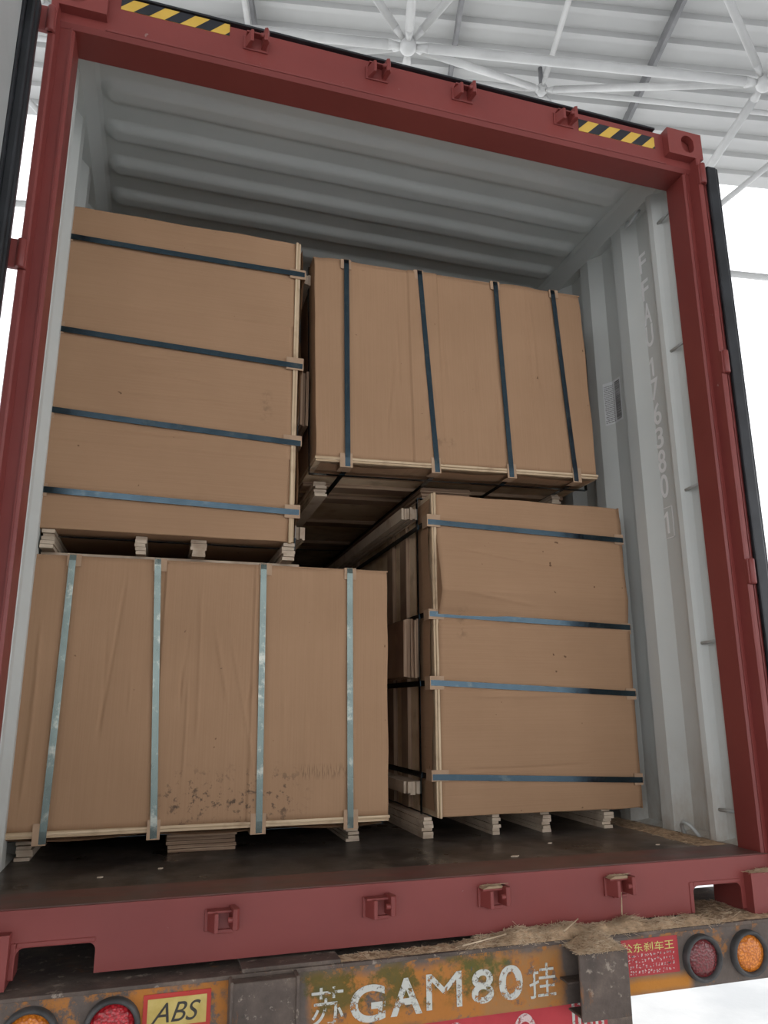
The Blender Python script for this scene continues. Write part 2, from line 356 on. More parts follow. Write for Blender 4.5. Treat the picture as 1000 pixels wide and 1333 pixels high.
# castings with real holes
def casting(cx, z0, sx):
    bm = bmesh.new(); x0, x1 = (cx-.081, cx+.081); box(bm, x0, x1, 0, .178, z0, z0+.118)
    me = bpy.data.meshes.new('corner_casting'); bmesh.ops.recalc_face_normals(bm, faces=bm.faces); bm.to_mesh(me); bm.free()
    o = bpy.data.objects.new('corner_casting', me); C.objects.link(o); me.materials.append(M['red'])
    zc = z0+.059; cut = []
    c = bmesh.new(); box(c, x0+.028, x1-.028, .028, .150, z0+.028, z0+.09); cut.append(c)
    def stad(cx_, cz, hw, hh, n=10):
        r = min(hw, hh); p = []
        for k in range(n*2):
            t = 2*PI*k/(n*2); p.append((cx_+(hw-r)*(1 if math.cos(t) > 0 else -1)+r*math.cos(t), cz+(hh-r)*(1 if math.sin(t) > 0 else -1)+r*math.sin(t)))
        return p
    c = bmesh.new(); prism(c, stad(cx+sx*.012, zc, .030, .040), 'y', -.05, .09); cut.append(c)
    c = bmesh.new(); prism(c, stad(.09, zc, .036, .028), 'x', *( (cx, cx+.15) if sx > 0 else (cx-.15, cx) )); cut.append(c)
    c = bmesh.new(); prism(c, stad(cx, .09, .028, .05), 'z', *( (z0+.06, z0+.2) if z0 > 1 else (z0-.1, z0+.05) )); cut.append(c)
    bool_cut(o, cut); b = o.modifiers.new('bevel', 'BEVEL'); b.width = .006; b.segments = 3; b.limit_method = 'ANGLE'
    return kid(o)
for sx in (-1, 1):
    for z0 in (0, 2.778): casting(sx*1.138, z0, sx)
# corner posts: inner J jamb, recessed face, forward outer flange
for s in (-1, 1):
    poly = [(1.150, .05), (1.158, .044), (1.194, .046), (1.197, .0), (1.203, -.004), (1.216, -.004), (OX, .0), (OX, .16), (1.19, .16), (1.162, .16), (1.150, .15)]
    dx = .016 if s > 0 else 0; poly = [(x-dx if x > 1.17 else x, y) for x, y in poly]
    bm = bmesh.new(); prism(bm, [(s*x, y) for x, y in poly], 'z', .118, 2.778); P('corner_post', bm, M['red'])
    bm = bmesh.new(); box(bm, *sorted((s*1.158, s*1.163)), .0405, .0448, .12, 2.77); P('post_weld', bm, M['red'])
    # hinges on the post
    for hz in (.30, 1.085, 1.88, 2.70):
        bm = bmesh.new(); box(bm, *sorted((s*(1.196-dx), s*(1.248 if s < 0 else 1.212))), -.012, .006, hz-.045, hz+.045); tube(bm, (s*(1.212-dx), -.010, hz-.045), (s*(1.212-dx), -.010, hz+.045), .013)
        P('hinge', bm, M['red'], bevel=.004)
# rear header
bm = bmesh.new()
prism(bm, [(YF, 2.745), (YF, 2.885), (YF+.01, 2.896), (.16, 2.896), (.16, 2.738), (.152, 2.732), (YF+.012, 2.732)], 'x', -1.215, 1.215)
P('door_header', bm, M['red'])
bm = bmesh.new(); box(bm, -1.06, 1.06, YF-.004, YF+.004, 2.745, 2.752); P('header_weld', bm, M['red'], bevel=.002)
bm = bmesh.new(); box(bm, -1.0, 1.02, YF-.006, .16, 2.8965, 2.904); P('header_top_seal', bm, M['rubber'])
# cam keepers
def keeper(x, z, top, straw=False):
    f = YF
    bm = bmesh.new(); k = -1 if top else 1
    box(bm, x-.042, x+.042, f-.006, f, z-.026, z+.026)
    prism(bm, [(x-.036, f-.004), (x-.020, f-.042), (x-.010, f-.042), (x-.016, f-.004)], 'z', z-.024, z+.022)
    prism(bm, [(x+.018, f-.004), (x+.024, f-.050), (x+.034, f-.054), (x+.042, f-.040), (x+.034, f-.004)], 'z', z-.018, z+.032); tube(bm, (x+.012, f-.042, z+.006), (x+.038, f-.042, z+.006), .007)
    box(bm, x-.034, x+.036, f-.028, f-.004, z-k*.026-.003, z-k*.026+.003) if top else box(bm, x-.038, x+.038, f-.032, f-.003, z+.020, z+.026)
    if not top: box(bm, x-.016, x+.030, f-.012, f-.004, z-.032, z-.022)
    P('cam_keeper', bm, M['red'], bevel=.002)
for x in (-.57, -.155, .182, .590): keeper(x, .108, False)
for x in (-.583, -.152, .178, .600): keeper(x, 2.832, True)
# hazard tapes on the header
def tape(x0, x1, z0, z1, ph):
    bm = bmesh.new(); box(bm, x0, x1, YF-.0012, YF, z0, z1)
    o = P('hazard_tape', bm, M['y']); tag(o, 'yellow and black striped tape'); w = .098; sh = -(z1-z0)*1.0
    bm = bmesh.new(); a = x0-.2+ph
    while a < x1+.1:
        pts = [(a, z1), (a+w*.5, z1), (a+w*.5+sh, z0), (a+sh, z0)]
        out = []   # clip the slanted stripe to the tape
        def clip(poly, f, ins):
            r_ = []
            for i in range(len(poly)):
                p, q = poly[i-1], poly[i]
                if ins(p) != ins(q): t = (f-p[0])/(q[0]-p[0]); r_.append((f, p[1]+(q[1]-p[1])*t))
                if ins(q): r_.append(q)
            return r_
        pts = clip(pts, x0, lambda p: p[0] >= x0); pts = clip(pts, x1, lambda p: p[0] <= x1) if len(pts) > 2 else []
        if len(pts) > 2: prism(bm, pts, 'y', YF-.0018, YF-.0011)
        a += w
    st_ = obj('black_stripe', bm, M['k'], o); st_.data.transform(Matrix.Translation((0, -6, 0)))
tape(-1.02, -.672, 2.845, 2.892, .09); tape(.668, 1.015, 2.806, 2.860, .0)
# side walls: trapezoid corrugation
def wallprof(y1):
    pts = [(.16, 1.175), (.165, 1.200), (.215, 1.200), (.235, 1.188), (.250, 1.170), (.262, 1.158), (.285, 1.155), (.300, 1.160), (.312, 1.195), (.335, 1.200)]
    y = .335
    while y < y1:
        pts += [(y+.090, 1.200), (y+.158, 1.162), (y+.228, 1.162), (y+.262, 1.200)]; y += .278
    return pts
for s in (-1, 1):
    bm = bmesh.new(); pr = wallprof(LEN)
    if s < 0: pr = [(y, x+.008) for y, x in pr]
    A = [bm.verts.new((s*x, y, FZ-.01)) for y, x in pr]; B = [bm.verts.new((s*x, y, 2.83)) for y, x in pr]
    for i in range(len(pr)-1): bm.faces.new((A[i], A[i+1], B[i+1], B[i]))
    w = P('side_wall', bm, M['grey']); m = w.modifiers.new('s', 'SOLIDIFY'); m.thickness = .002
    bm = bmesh.new(); prism(bm, [(s*1.219, 2.87), (s*1.219, 2.79), (s*1.160, 2.795), (s*1.150, 2.81), (s*1.120, 2.852), (s*1.105, 2.862), (s*1.105, 2.872)], 'y', .16, LEN)
    P('top_side_rail', bm, M['grey'])
    bm = bmesh.new(); prism(bm, [(s*1.219, .02), (s*1.219, .19), (s*1.215, .19), (s*1.17, FZ), (s*1.17, FZ-.04), (s*1.21, FZ-.05), (s*1.21, .02)], 'y', .16, LEN); P('bottom_side_rail', bm, M['grey'])
    for z in (.275, .86, 1.455, 2.05, 2.65):
        bm = bmesh.new(); tube(bm, (s*1.172, .155, z), (s*1.172, .248, z-.004), .006); P('lashing_bar', bm, M['grey_plain'])
    for zz, k in (((2.79, -1), (.155, 1)) if s > 0 else ()):
        bm = bmesh.new(); yc = .40; pts = []
        for t in range(11):
            a = PI*t/10; pts.append((s*(1.172-.035*math.sin(a)), yc-.042*math.cos(a), zz+k*.055*math.sin(a)))
        chain(bm, pts, .0065, 8); P('lashing_ring', bm, M['grey_plain'])
bm = bmesh.new(); box(bm, -1.2, 1.2, LEN, LEN+.04, .1, 2.85); P('end_wall', bm, M['grey'])
# roof: stamped transverse ribs with rounded ends
bm = bmesh.new(); ys = [.155]; y = .155
while y < 4.2: y += .0105; ys.append(y)
ys += [6, 9, LEN]
xs = [-1.19, -1.12]+[-1.105+.0085*k for k in range(12)]+[-.8+.2*k for k in range(9)]+[1.105-.0085*k for k in range(11, -1, -1)]+[1.12, 1.19]
def rib(x, y):
    if y < .34 or y > 4.2: return 0
    p = (y-.352) % .205; c = .052; hw = .062
    e = max(0.0, abs(x)-1.045); d = math.hypot(p-c if True else 0, e*1.0)
    if e > 0: t = max(0, (hw-math.hypot((p-c)*.95, e))/.030)
    else: t = max(0, (hw-abs(p-c))/.034)
    return min(1, t)
g = [[bm.verts.new((x, yy, 2.864-.024*rib(x, yy)-(.0 if yy > .34 else 0)+.0015*math.sin(x*9+yy*5))) for x in xs] for yy in ys]
for a, b_ in zip(g, g[1:]):
    for i in range(len(xs)-1): f = bm.faces.new((a[i], a[i+1], b_[i+1], b_[i])); f.smooth = True
rp = P('roof_panel', bm, M['grey']); m = rp.modifiers.new('s', 'SOLIDIFY'); m.thickness = .002; m.offset = 1
# lettering down the right wall
tops = [2.605, 2.473, 2.359, 2.250, 2.096, 1.998, 1.885, 1.775, 1.673, 1.565, 1.405]
hs = [.094, .098, .104, .100, .086, .097, .097, .092, .100, .100, .092]
for ch, t, h in zip('FFAU1763801', tops, hs):
    if ch == '1':
        b1 = bmesh.new(); prism(b1, [(.410, t-h), (.410, t-.016), (.424, t-.026), (.424, t-.015), (.408, t), (.400, t), (.400, t-h)], 'x', 1.1980, 1.1995)
        P('stencilled_character', b1, M['white_ink']); continue
    w = .048
    text_mesh(ch, 'stencilled_character', M['white_ink'], ct, (1.1988, .405+w/2-6, t-h), (0, -1, 0), (0, 0, 1), h, w, .0006, bold=.012)
bm = bmesh.new(); t = .0035
for (a, b_, c_, d_) in ((.370, .374, 1.292, 1.424), (.438, .442, 1.292, 1.424), (.370, .442, 1.292, 1.296), (.370, .442, 1.420, 1.424)): box(bm, 1.198, 1.1995, a, b_, c_, d_)
P('check_digit_frame', bm, M['white_ink'])
# label across a corrugation
bm = bmesh.new(); rr = random.Random(3)
prs = [(.628, 1.1985), (.657, 1.1995)]
lb = bmesh.new(); yA, yB = .640, .745
def wx(y):
    pr = wallprof(3)
    for (a, xa), (b_, xb) in zip(pr, pr[1:]):
        if a <= y <= b_: return xa+(xb-xa)*(y-a)/(b_-a)
    return 1.2
def strip(bm, y0, y1, z0, z1, off):
    n = max(2, int((y1-y0)/.006)); A, B = [], []
    for i in range(n+1):
        y = y0+(y1-y0)*i/n; A.append(bm.verts.new((wx(y)-off, y, z0))); B.append(bm.verts.new((wx(y)-off, y, z1)))
    for i in range(n): bm.faces.new((A[i], A[i+1], B[i+1], B[i]))
strip(lb, yA, yB, 1.905, 2.115, .0015); o = P('certificate_label', lb, M['label']); tag(o, 'silver printed label with barcode')
lb = bmesh.new(); z = 1.915
while z < 2.10:
    h = rr.choice((.002, .003, .005)); strip(lb, yA+.006, yA+.045, z, z+h, .0022); z += h+rr.choice((.002, .004))
z = 1.915
while z < 2.10:
    y = yA+.055
    while y < yB-.008: d = rr.uniform(.004, .012); strip(lb, y, min(y+d, yB-.005), z, z+.003, .0022); y += d+.003
    z += .009
o2 = obj('label_print', lb, M['ink'], o); o2.data.transform(Matrix.Translation((0, -6, 0)))

# doors: left one standing open towards the camera, right one folded right round
def door(s, ang):
    hx = Vector((s*1.235, -.012, 0))
    d = bpy.data.objects.new('container_door', None)
    R3 = Matrix.Rotation(ang, 4, 'Z'); T = Matrix.Translation(hx) @ R3 @ Matrix.Translation((0, -.097 if s < 0 else -.036, 0))
    def D(name, bm, mat, par, **k):
        bmesh.ops.transform(bm, matrix=Matrix.Translation((0, -6, 0)) @ T, verts=bm.verts); return obj(name, bm, mat, par, **k)
    # closed pose: door extends from the hinge towards the middle (-s), inner face towards +y
    q = lambda a, b_: sorted((-s*a, -s*b_))
    bm = bmesh.new(); box(bm, *q(.015, 1.19), .012, .05, .17, 2.72); o = D('container_door', bm, M['red'], ct, bevel=.004)
    bm = bmesh.new(); box(bm, *q(.098, 1.11), .05, .062, .24, 2.65); D('inner_panel', bm, M['grey_plain'], o)
    bm = bmesh.new()
    for (a0, a1, z0, z1) in ((.018, .090, .15, 2.74), (1.12, 1.19, .15, 2.74), (.090, 1.12, .15, .23), (.090, 1.12, 2.66, 2.74)):
        box(bm, *q(a0, a1), .05, .068, z0, z1)
    D('gasket', bm, M['rubber'], o, bevel=.006)
    bm = bmesh.new()
    for a0, a1 in ((.000, .030), (.058, .074)): box(bm, *q(a0, a1), .062, .092 if s < 0 else .074, .15, 2.74)
    box(bm, *q(-.004, .015), .018, .063, .15, 2.74)
    D('gasket_lip', bm, M['rubber'], o, bevel=.008)
    return o
door(-1, -math.radians(91)); door(1, math.radians(268))

# ------------------------------------------------------------------ trailer
tr = thing('trailer', 'worn truck trailer rear beam with round tail lights carrying the container', 'trailer', (0, .2, GZ))
def T(name, bm, mat, par=None, **k):
    bmesh.ops.translate(bm, verts=bm.verts, vec=(0, -.2, -GZ)); return obj(name, bm, mat, par or tr, **k)
YB = -.03
bm = bmesh.new(); box(bm, -1.25, 1.25, YB, YB+.008, -.165, -.010); o = T('rear_beam', bm, M['beam'])
o.data.transform(Matrix.Translation((0, 0, GZ))); o.location = (0, 0, -GZ)
bm = bmesh.new(); box(bm, -1.25, 1.25, YB-.004, .36, -.014, -.004); box(bm, -1.25, 1.25, YB+.01, .36, -.165, -.157); T('beam_top_plate', bm, M['rust'], bevel=.002)
bm = bmesh.new(); box(bm, -.50, -.36, .3, 9, -.45, -.016); box(bm, .36, .50, .3, 9, -.45, -.016); T('chassis_rail', bm, M['rust'])
bm = bmesh.new(); box(bm, -1.2, -.85, .9, 1.0, -.2, -.02); box(bm, .85, 1.2, .9, 1.0, -.2, -.02); box(bm, -.4, .4, .9, 1.0, -.2, -.02); T('bolster', bm, M['rust'])
bm = bmesh.new(); box(bm, -.52, -.27, YB+.0, .16, -.004, .006); T('bearing_pad', bm, M['rust'], bevel=.002)
# lamps
def lamp(x, z, mat, label):
    bm = bmesh.new(); n = 40; rings = []
    for r, y in ((.0635, YB), (.0635, YB-.016), (.060, YB-.022), (.055, YB-.022), (.051, YB-.014), (.050, YB-.006)):
        rings.append([bm.verts.new((x+r*math.cos(2*PI*k/n), y, z+r*math.sin(2*PI*k/n))) for k in range(n)])
    for A, B in zip(rings, rings[1:]):
        for k in range(n): f = bm.faces.new((A[k], A[(k+1) % n], B[(k+1) % n], B[k])); f.smooth = True
    o = T('tail_lamp', bm, M['rim']); tag(o, label)
    bm = bmesh.new(); prev = None
    for r, y in ((.051, YB-.004), (.049, YB-.012), (.034, YB-.017), (.02, YB-.019), (.008, YB-.020)):
        R_ = [bm.verts.new((x+r*math.cos(2*PI*k/n), y, z+r*math.sin(2*PI*k/n))) for k in range(n)]
        if prev:
            for k in range(n): f = bm.faces.new((prev[k], prev[(k+1) % n], R_[(k+1) % n], R_[k])); f.smooth = True
        prev = R_
    bm.faces.new(prev); T('lens', bm, mat, o)
lamp(-.992, -.088, M['lens_or'], 'amber round tail lamp at left'); lamp(-.815, -.086, M['lens_red'], 'bright red round tail lamp at left')
lamp(.818, -.088, M['lens_old'], 'cracked dull red round tail lamp at right'); lamp(.985, -.090, M['lens_or'], 'amber round tail lamp at right')
# ABS sign
bm = bmesh.new(); box(bm, -.748, -.592, YB-.002, YB-.0005, -.108, -.028); sg = T('sign_plate', bm, M['sign_red'])
bm = bmesh.new(); box(bm, -.738, -.602, YB-.0032, YB-.0018, -.098, -.038); T('sign_face', bm, M['sign_yel'], sg)
t = text_mesh('ABS', 'sign_lettering', M['ink'], sg, (-.728, YB-.0036, -.090), (1, 0, 0), (0, 0, 1), .042, .112, .0004, shear=.35); t.data.transform(Matrix.Translation((0, -.2, -GZ)))
# painted plate text
def btext(body, mat, x0, z0, w, h, par=None, off=.001):
    t = text_mesh(body, 'painted_lettering', mat, par or tr, (x0, YB-off, z0), (1, 0, 0), (0, 0, 1), h, w, .0004, bold=.020 if body in 'GA80' else 0.0)
    t.data.transform(Matrix.Translation((0, -.2, -GZ))); return t
for ch, x0, x1, za, zb in (('苏', -.345, -.262, -.140, -.055), ('G', -.245, -.152, -.146, -.060), ('A', -.138, -.052, -.140, -.054), ('M', -.040, .060, -.136, -.052), ('8', .088, .152, -.136, -.054), ('0', .168, .238, -.136, -.052), ('挂', .258, .338, -.140, -.056)):
    t = btext(ch, M['worn_white'], x0, za, x1-x0, zb-za)
# sticker right
bm = bmesh.new(); box(bm, .552, .742, YB-.0012, YB-.0004, -.118, -.022); st = T('sticker', bm, M['worn_red'])
btext('公东刹车王', M['worn_yel'], .556, -.056, .172, .024, st, .0018)
bm = bmesh.new(); rr = random.Random(5)
for row, (zz, hh) in enumerate(((-.066, .006), (-.080, .009), (-.094, .009), (-.109, .010))):
    x = .562
    while x < .725:
        w = rr.uniform(.004, .009)
        for _ in range(3):
            a = x+rr.uniform(0, w*.6); c_ = zz+rr.uniform(-hh/2, hh/2); box(bm, a, a+rr.uniform(.0015, .005), YB-.002, YB-.0014, c_, c_+rr.uniform(.0015, .004))
        x += w+.004
T('small_print', bm, M['worn_pink'], st)
# stop blocks
bm = bmesh.new(); box(bm, -.548, -.388, YB-.040, YB, -.30, -.012); box(bm, -.552, -.544, YB-.048, YB, -.30, -.006); box(bm, -.392, -.384, YB-.048, YB, -.30, -.006)
T('stop_block', bm, M['rust'], bevel=.003)
bm = bmesh.new(); box(bm, .368, .520, YB-.082, YB-.074, -.182, -.022); box(bm, .368, .520, YB-.082, .02, -.026, -.018); box(bm, .512, .520, YB-.080, YB, -.178, -.022)
box(bm, .372, .516, YB-.076, YB, -.178, -.172); box(bm, .35, .512, YB-.05, YB, -.10, -.094); box(bm, .43, .438, YB-.076, YB, -.178, -.022)
T('stop_block', bm, M['rust'], bevel=.003)
# red plate below the beam
bm = bmesh.new(); box(bm, -.06, .50, YB+.012, YB+.02, -.42, -.162); rpn = T('warning_plate', bm, M['plate_red'])
bm = bmesh.new()
for cx in (.045, .245):
    n = 28
    for k in range(n):
        a0, a1 = 2*PI*k/n, 2*PI*(k+1)/n
        f = lambda a, r: (cx+r*.8*math.cos(a), -.235+r*1.3*math.sin(a))
        prism(bm, [f(a0, .030), f(a0, .045), f(a1, .045), f(a1, .030)], 'y', YB+.0105, YB+.0122)
T('painted_numeral', bm, M['worn_pink'], rpn)
bm = bmesh.new()
for k in range(6): box(bm, .39+k*.018, .398+k*.018, YB+.0105, YB+.0122, -.40, -.164)
T('reflective_stripe', bm, M['worn_white'], rpn)
bm = bmesh.new(); box(bm, .50, .58, YB+.012, YB+.09, -.42, -.164); box(bm, -.8, -.06, YB+.03, YB+.09, -.42, -.30); T('bumper_bracket', bm, M['rust'])

# ------------------------------------------------------------------ straw and sawdust on the beam
from mathutils import noise as mn
def heap(name, label, x0, x1, y0, y1, base, hfun, nst, seed, lmax=.05):
    rnd = random.Random(seed); bm = bmesh.new(); nx, ny = int((x1-x0)/.006), max(4, int((y1-y0)/.006))
    def H(x, y):
        e = min(1, (x-x0)/.04, (x1-x)/.04)*min(1, (y-y0)/.02, (y1-y)/.012+.3)
        return base+max(0, e)*hfun(x, y)*(.75+.5*mn.noise((x*14, y*14, seed)))+max(0, e)*.004*mn.noise((x*90, y*90, 1))
    G_ = [[bm.verts.new((x0+(x1-x0)*i/nx, y0+(y1-y0)*j/ny, H(x0+(x1-x0)*i/nx, y0+(y1-y0)*j/ny))) for i in range(nx+1)] for j in range(ny+1)]
    for j in range(ny):
        for i in range(nx): f = bm.faces.new((G_[j][i], G_[j][i+1], G_[j+1][i+1], G_[j+1][i])); f.smooth = True
    for f in bm.faces: f.material_index = 0
    nf = len(bm.faces)
    for _ in range(nst):
        x, y = rnd.uniform(x0, x1), rnd.uniform(y0, y1); z = H(x, y); a = rnd.uniform(0, 2*PI); l = rnd.uniform(.008, lmax)*rnd.random()+.006; r = rnd.uniform(.0004, .0010)
        d = Vector((math.cos(a), math.sin(a)*.5, rnd.uniform(-.2, .35))).normalized(); p = Vector((x, y, z)); s_ = Vector((0, 0, 1)).cross(d).normalized()*r; u_ = Vector((0, 0, r))
        vs = [bm.verts.new(p+d*l*t+o_) for t in (-.5, .5) for o_ in (s_, u_, -s_)]
        for k in range(3): f = bm.faces.new((vs[k], vs[(k+1) % 3], vs[3+(k+1) % 3], vs[3+k])); f.material_index = 1
    o = obj(name, bm, [M['straw'], M['straw2']]); return tag(o, label, 'straw', kind='stuff')
heap('straw', 'thick heap of chopped straw and sawdust piled along the beam right of centre', .05, .92, -.032, .030, -.006, lambda x, y: .034*max(.15, min(1, (x-.0)/.25))*(1-.55*max(0, (x-.6)/.3)), 2600, 2)
heap('straw', 'chopped straw lying on top of the right stop block', .368, .520, -.114, -.028, -.018, lambda x, y: .010+.024*max(0, (y+.114)/.085), 700, 3)
heap('straw', 'thin layer of straw dust on the beam left of centre', -.52, .08, -.030, .028, -.006, lambda x, y: .008, 600, 5, .03)
heap('straw', 'sparse straw on the trailer beam under the right cut-out', .88, 1.25, -.030, .20, -.006, lambda x, y: .010, 500, 6, .04)
heap('straw', 'straw tuft on top of the right lower corner casting', 1.062, 1.215, .003, .030, .118, lambda x, y: .010, 160, 8, .05)
heap('straw', 'brown sawdust gathered along the right wall on the container floor', 1.02, 1.158, .20, 1.6, FZ-.001, lambda x, y: .004+.010*max(0, (x-1.08)/.08), 400, 9, .03)
for i, x in enumerate((.182, .590)):
    bm = bmesh.new(); rnd = random.Random(40+i); z = .108+.026
    for j in range(6):
        box(bm, x-.038+j*.003, x+.036-rnd.random()*.012, YF-.034+rnd.random()*.004, YF-.002-rnd.random()*.004, z+j*.001, z+.001+j*.001)
    for j in range(26):
        a = rnd.uniform(0, PI); p = Vector((x+rnd.uniform(-.03, .03), YF-.018, z+.008)); d = Vector((math.cos(a), math.sin(a)*.4, rnd.uniform(-.1, .1)))*rnd.uniform(.008, .02)
        tube(bm, p-d, p+d, .0007, seg=4)
    o = obj('straw', bm, M['straw2']); tag(o, ('straw crumbs lying on the second lock keeper from the right', 'straw crumbs lying on the rightmost lock keeper of the sill')[i], 'straw', kind='stuff')
for i, (p0, p1, lab) in enumerate((((.575, -.012, .04), (.598, .018, .092), 'single pale straw stalk leaning on the sill below the rightmost keeper'), ((.06, -.045, .012), (.20, -.02, .022), 'long pale straw lying on the left tip of the heap'), ((.35, -.070, .030), (.42, -.030, .046), 'short pale splinter on the straw above the stop block'))):
    bm = bmesh.new(); tube(bm, p0, p1, .0022, .0016, seg=6); tag(obj('straw_stalk', bm, M['straw2']), lab, 'straw')
# wood chips on the container floor
for i, (x, y, r, lab) in enumerate(((.363, .240, .016, 'pale wood chip on the container floor near the sill centre'), (.583, .41, .009, 'small wood chip on the floor below the lower right bundle'), (.92, .27, .010, 'small pale splinter on the floor near the right wall'), (-.885, .33, .008, 'tiny pale chip on the floor at far left'), (-.72, .40, .007, 'tiny pale chip on the floor by the lower left bundle'))):
    bm = bmesh.new(); prism(bm, [(x-r, y-.3*r), (x+.2*r, y-.7*r), (x+r, y+.1*r), (x-.1*r, y+.6*r)], 'z', FZ, FZ+.003); tag(obj('wood_chip', bm, M['lumber']), lab, 'wood chip')

# ------------------------------------------------------------------ strapped plywood bundles
BW, BH, BL = 1.22, .868, 2.44
def band(bm, pts, w, axis, c, th=.0012):
    """closed flat band through 2D pts; axis 'x': pts are (y,z) at x=c; axis 'y': pts are (x,z) at y=c"""
    n = len(pts); cx = sum(p[0] for p in pts)/n; cz = sum(p[1] for p in pts)/n; R_ = []
    for p in pts:
        sx = 1 if p[0] > cx else -1; sz = 1 if p[1] > cz else -1
        cs = [] 
        for (o, ww) in ((0, -w/2), (0, w/2), (th, w/2), (th, -w/2)):
            a, b_ = p[0]+sx*o, p[1]+sz*o; cc = c(p) if callable(c) else c
            cs.append(bm.verts.new((cc+ww, a, b_) if axis == 'x' else (a, cc+ww, b_)))
        R_.append(cs)
    for i in range(n):
        A, B = R_[i], R_[(i+1) % n]
        for k in range(4): bm.faces.new((A[k], A[(k+1) % 4], B[(k+1) % 4], B[k]))
def bundle(label, loc, rot, straps, panels, runner_y, runners, mat, seed, creases=6, tilt=None, edge_top=.012, transverse=(.10, 1.25, 2.30), cross=(.2, .42, 1.1, 1.75, 2.3), rh=.067):
    rnd = random.Random(seed)
    t = thing('plywood_bundle', label, 'bundle', loc, 'strapped cardboard-wrapped plywood bundles', rot)
    hw = BW/2
    # wrapped stack: front sheet as a finely displaced surface
    bm = bmesh.new(); nx, nz = 300, 44; cr = [(rnd.uniform(-hw+.05, hw-.05), rnd.uniform(.05, .5), rnd.uniform(.4, .95), rnd.choice((-1, 1))*rnd.uniform(.002, .0048), rnd.uniform(.0035, .0065), rnd.choice((0, 0, 0, .12, -.2))) for _ in range(creases)]
    def off(x, z):
        o = 0
        for (a, b_, oa, ob) in panels:
            if a <= x <= b_: o = (oa+(ob-oa)*(x-a)/(b_-a))*(1-.75*z/BH if max(oa, ob) > .03 else 1)
        for cx, z0, z1, amp, wd, sl in cr:
            zz = z/BH
            if z0 < zz < z1: o += amp*math.exp(-((x-cx-sl*(z-.4)-.006*math.sin(z*5+cx))/wd)**2)*min(1, (zz-z0)/.08, (z1-zz)/.08)
        for s_ in straps:
            s0 = s_ if not isinstance(s_, tuple) else s_[0]+(s_[1]-s_[0])*(1-z/BH)
            o += -.004*math.exp(-((x-s0)/.018)**2)
        o += .004*mn.noise((x*3+seed, z*3, 0))+.0012*mn.noise((x*16, z*10, seed))
        for cxx, czz in ((-hw, 0), (hw, 0), (-hw, BH), (hw, BH)):
            d = math.hypot(x-cxx, z-czz); o -= .006*max(0, 1-d/.06)
        return o
    rows = []
    for j in range(nz+1):
        z = .018+(BH-.018)*j/nz; row = []
        for i in range(nx+1):
            x = -hw+BW*i/nx; zz = z; xx = x
            if j == nz: zz += edge_top*mn.noise((x*5, seed, 2))*.6
            if j == 0: zz += .003*mn.noise((x*7, seed, 4))
            if i in (0, nx): xx += .004*mn.noise((z*6, seed, i))
            row.append(bm.verts.new((xx, -off(x, z), zz)))
        rows.append(row)
    for j in range(nz):
        for i in range(nx): f = bm.faces.new((rows[j][i], rows[j][i+1], rows[j+1][i+1], rows[j+1][i])); f.smooth = True
    # other five faces
    def bk(v, y): return bm.verts.new((v.co.x, y, v.co.z))
    ring = rows[0]+[r[-1] for r in rows[1:]]+rows[-1][-2::-1]+[r[0] for r in rows[-2:0:-1]]
    back = [bk(v, BL) for v in ring]; n = len(ring)
    for i in range(n): bm.faces.new((ring[i], ring[(i+1) % n], back[(i+1) % n], back[i]))
    bm.faces.new(back)
    obj('cardboard_wrap', bm, mat, t)
    # overlapping top lid sheet
    bm = bmesh.new(); box(bm, -hw-.004, hw+.004, .004, BL, BH-.001, BH+.0035); obj('top_sheet', bm, mat, t)
    # deck sheets (pale edge)
    bm = bmesh.new(); box(bm, -hw-.004, hw+.004, -.006, BL, .009, .0185); box(bm, -hw-.001, hw+.001, -.003, BL, 0, .008); o = obj('plywood_deck', bm, M['ply'], t); tag(o, 'pale plywood edge')
    # sagging cardboard under the deck
    bm = bmesh.new(); A, B = [], []
    for i in range(41):
        x = -hw+.02+(BW-.04)*i/40; s_ = -.002-.012*abs(math.sin((x+hw)*PI/.42)); A.append(bm.verts.new((x, .004, s_))); B.append(bm.verts.new((x, .19, -.002)))
    for i in range(40): bm.faces.new((A[i], A[i+1], B[i+1], B[i]))
    obj('underside_sheet', bm, mat, t)
    # cross battens and stacked runners
    for y in cross:
        bm = bmesh.new(); m_ = 24; x0, x1 = -hw+.004, hw-.004
        P0 = []
        for i in range(m_+1):
            x = x0+(x1-x0)*i/m_; j_ = .004*mn.noise((x*20, y*9, seed)); P0.append([bm.verts.new((x, y+j_, 0)), bm.verts.new((x, y+j_, -.018+abs(j_)*.6)), bm.verts.new((x, y+.08, -.018)), bm.verts.new((x, y+.08, 0))])
        for a, b_ in zip(P0, P0[1:]):
            for k in range(4): bm.faces.new((a[k], a[(k+1) % 4], b_[(k+1) % 4], b_[k]))
        bm.faces.new(P0[0]); bm.faces.new(P0[-1][::-1]); obj('cross_batten', bm, M['ply_dark'], t)
    for (x0, x1) in runners:
        bm = bmesh.new(); k = max(3, round(rh/.011)); h = rh/k
        for i in range(k):
            z1 = -.018-i*h; j0, j1 = rnd.uniform(-.004, .004), rnd.uniform(-.004, .004)
            box(bm, x0+j0, x1+j1, runner_y+rnd.uniform(-.012, .012), BL-.05, z1-h+.0012, z1)
        obj('runner', bm, M['ply_dark'] if x1-x0 > .1 else M['lumber'], t)
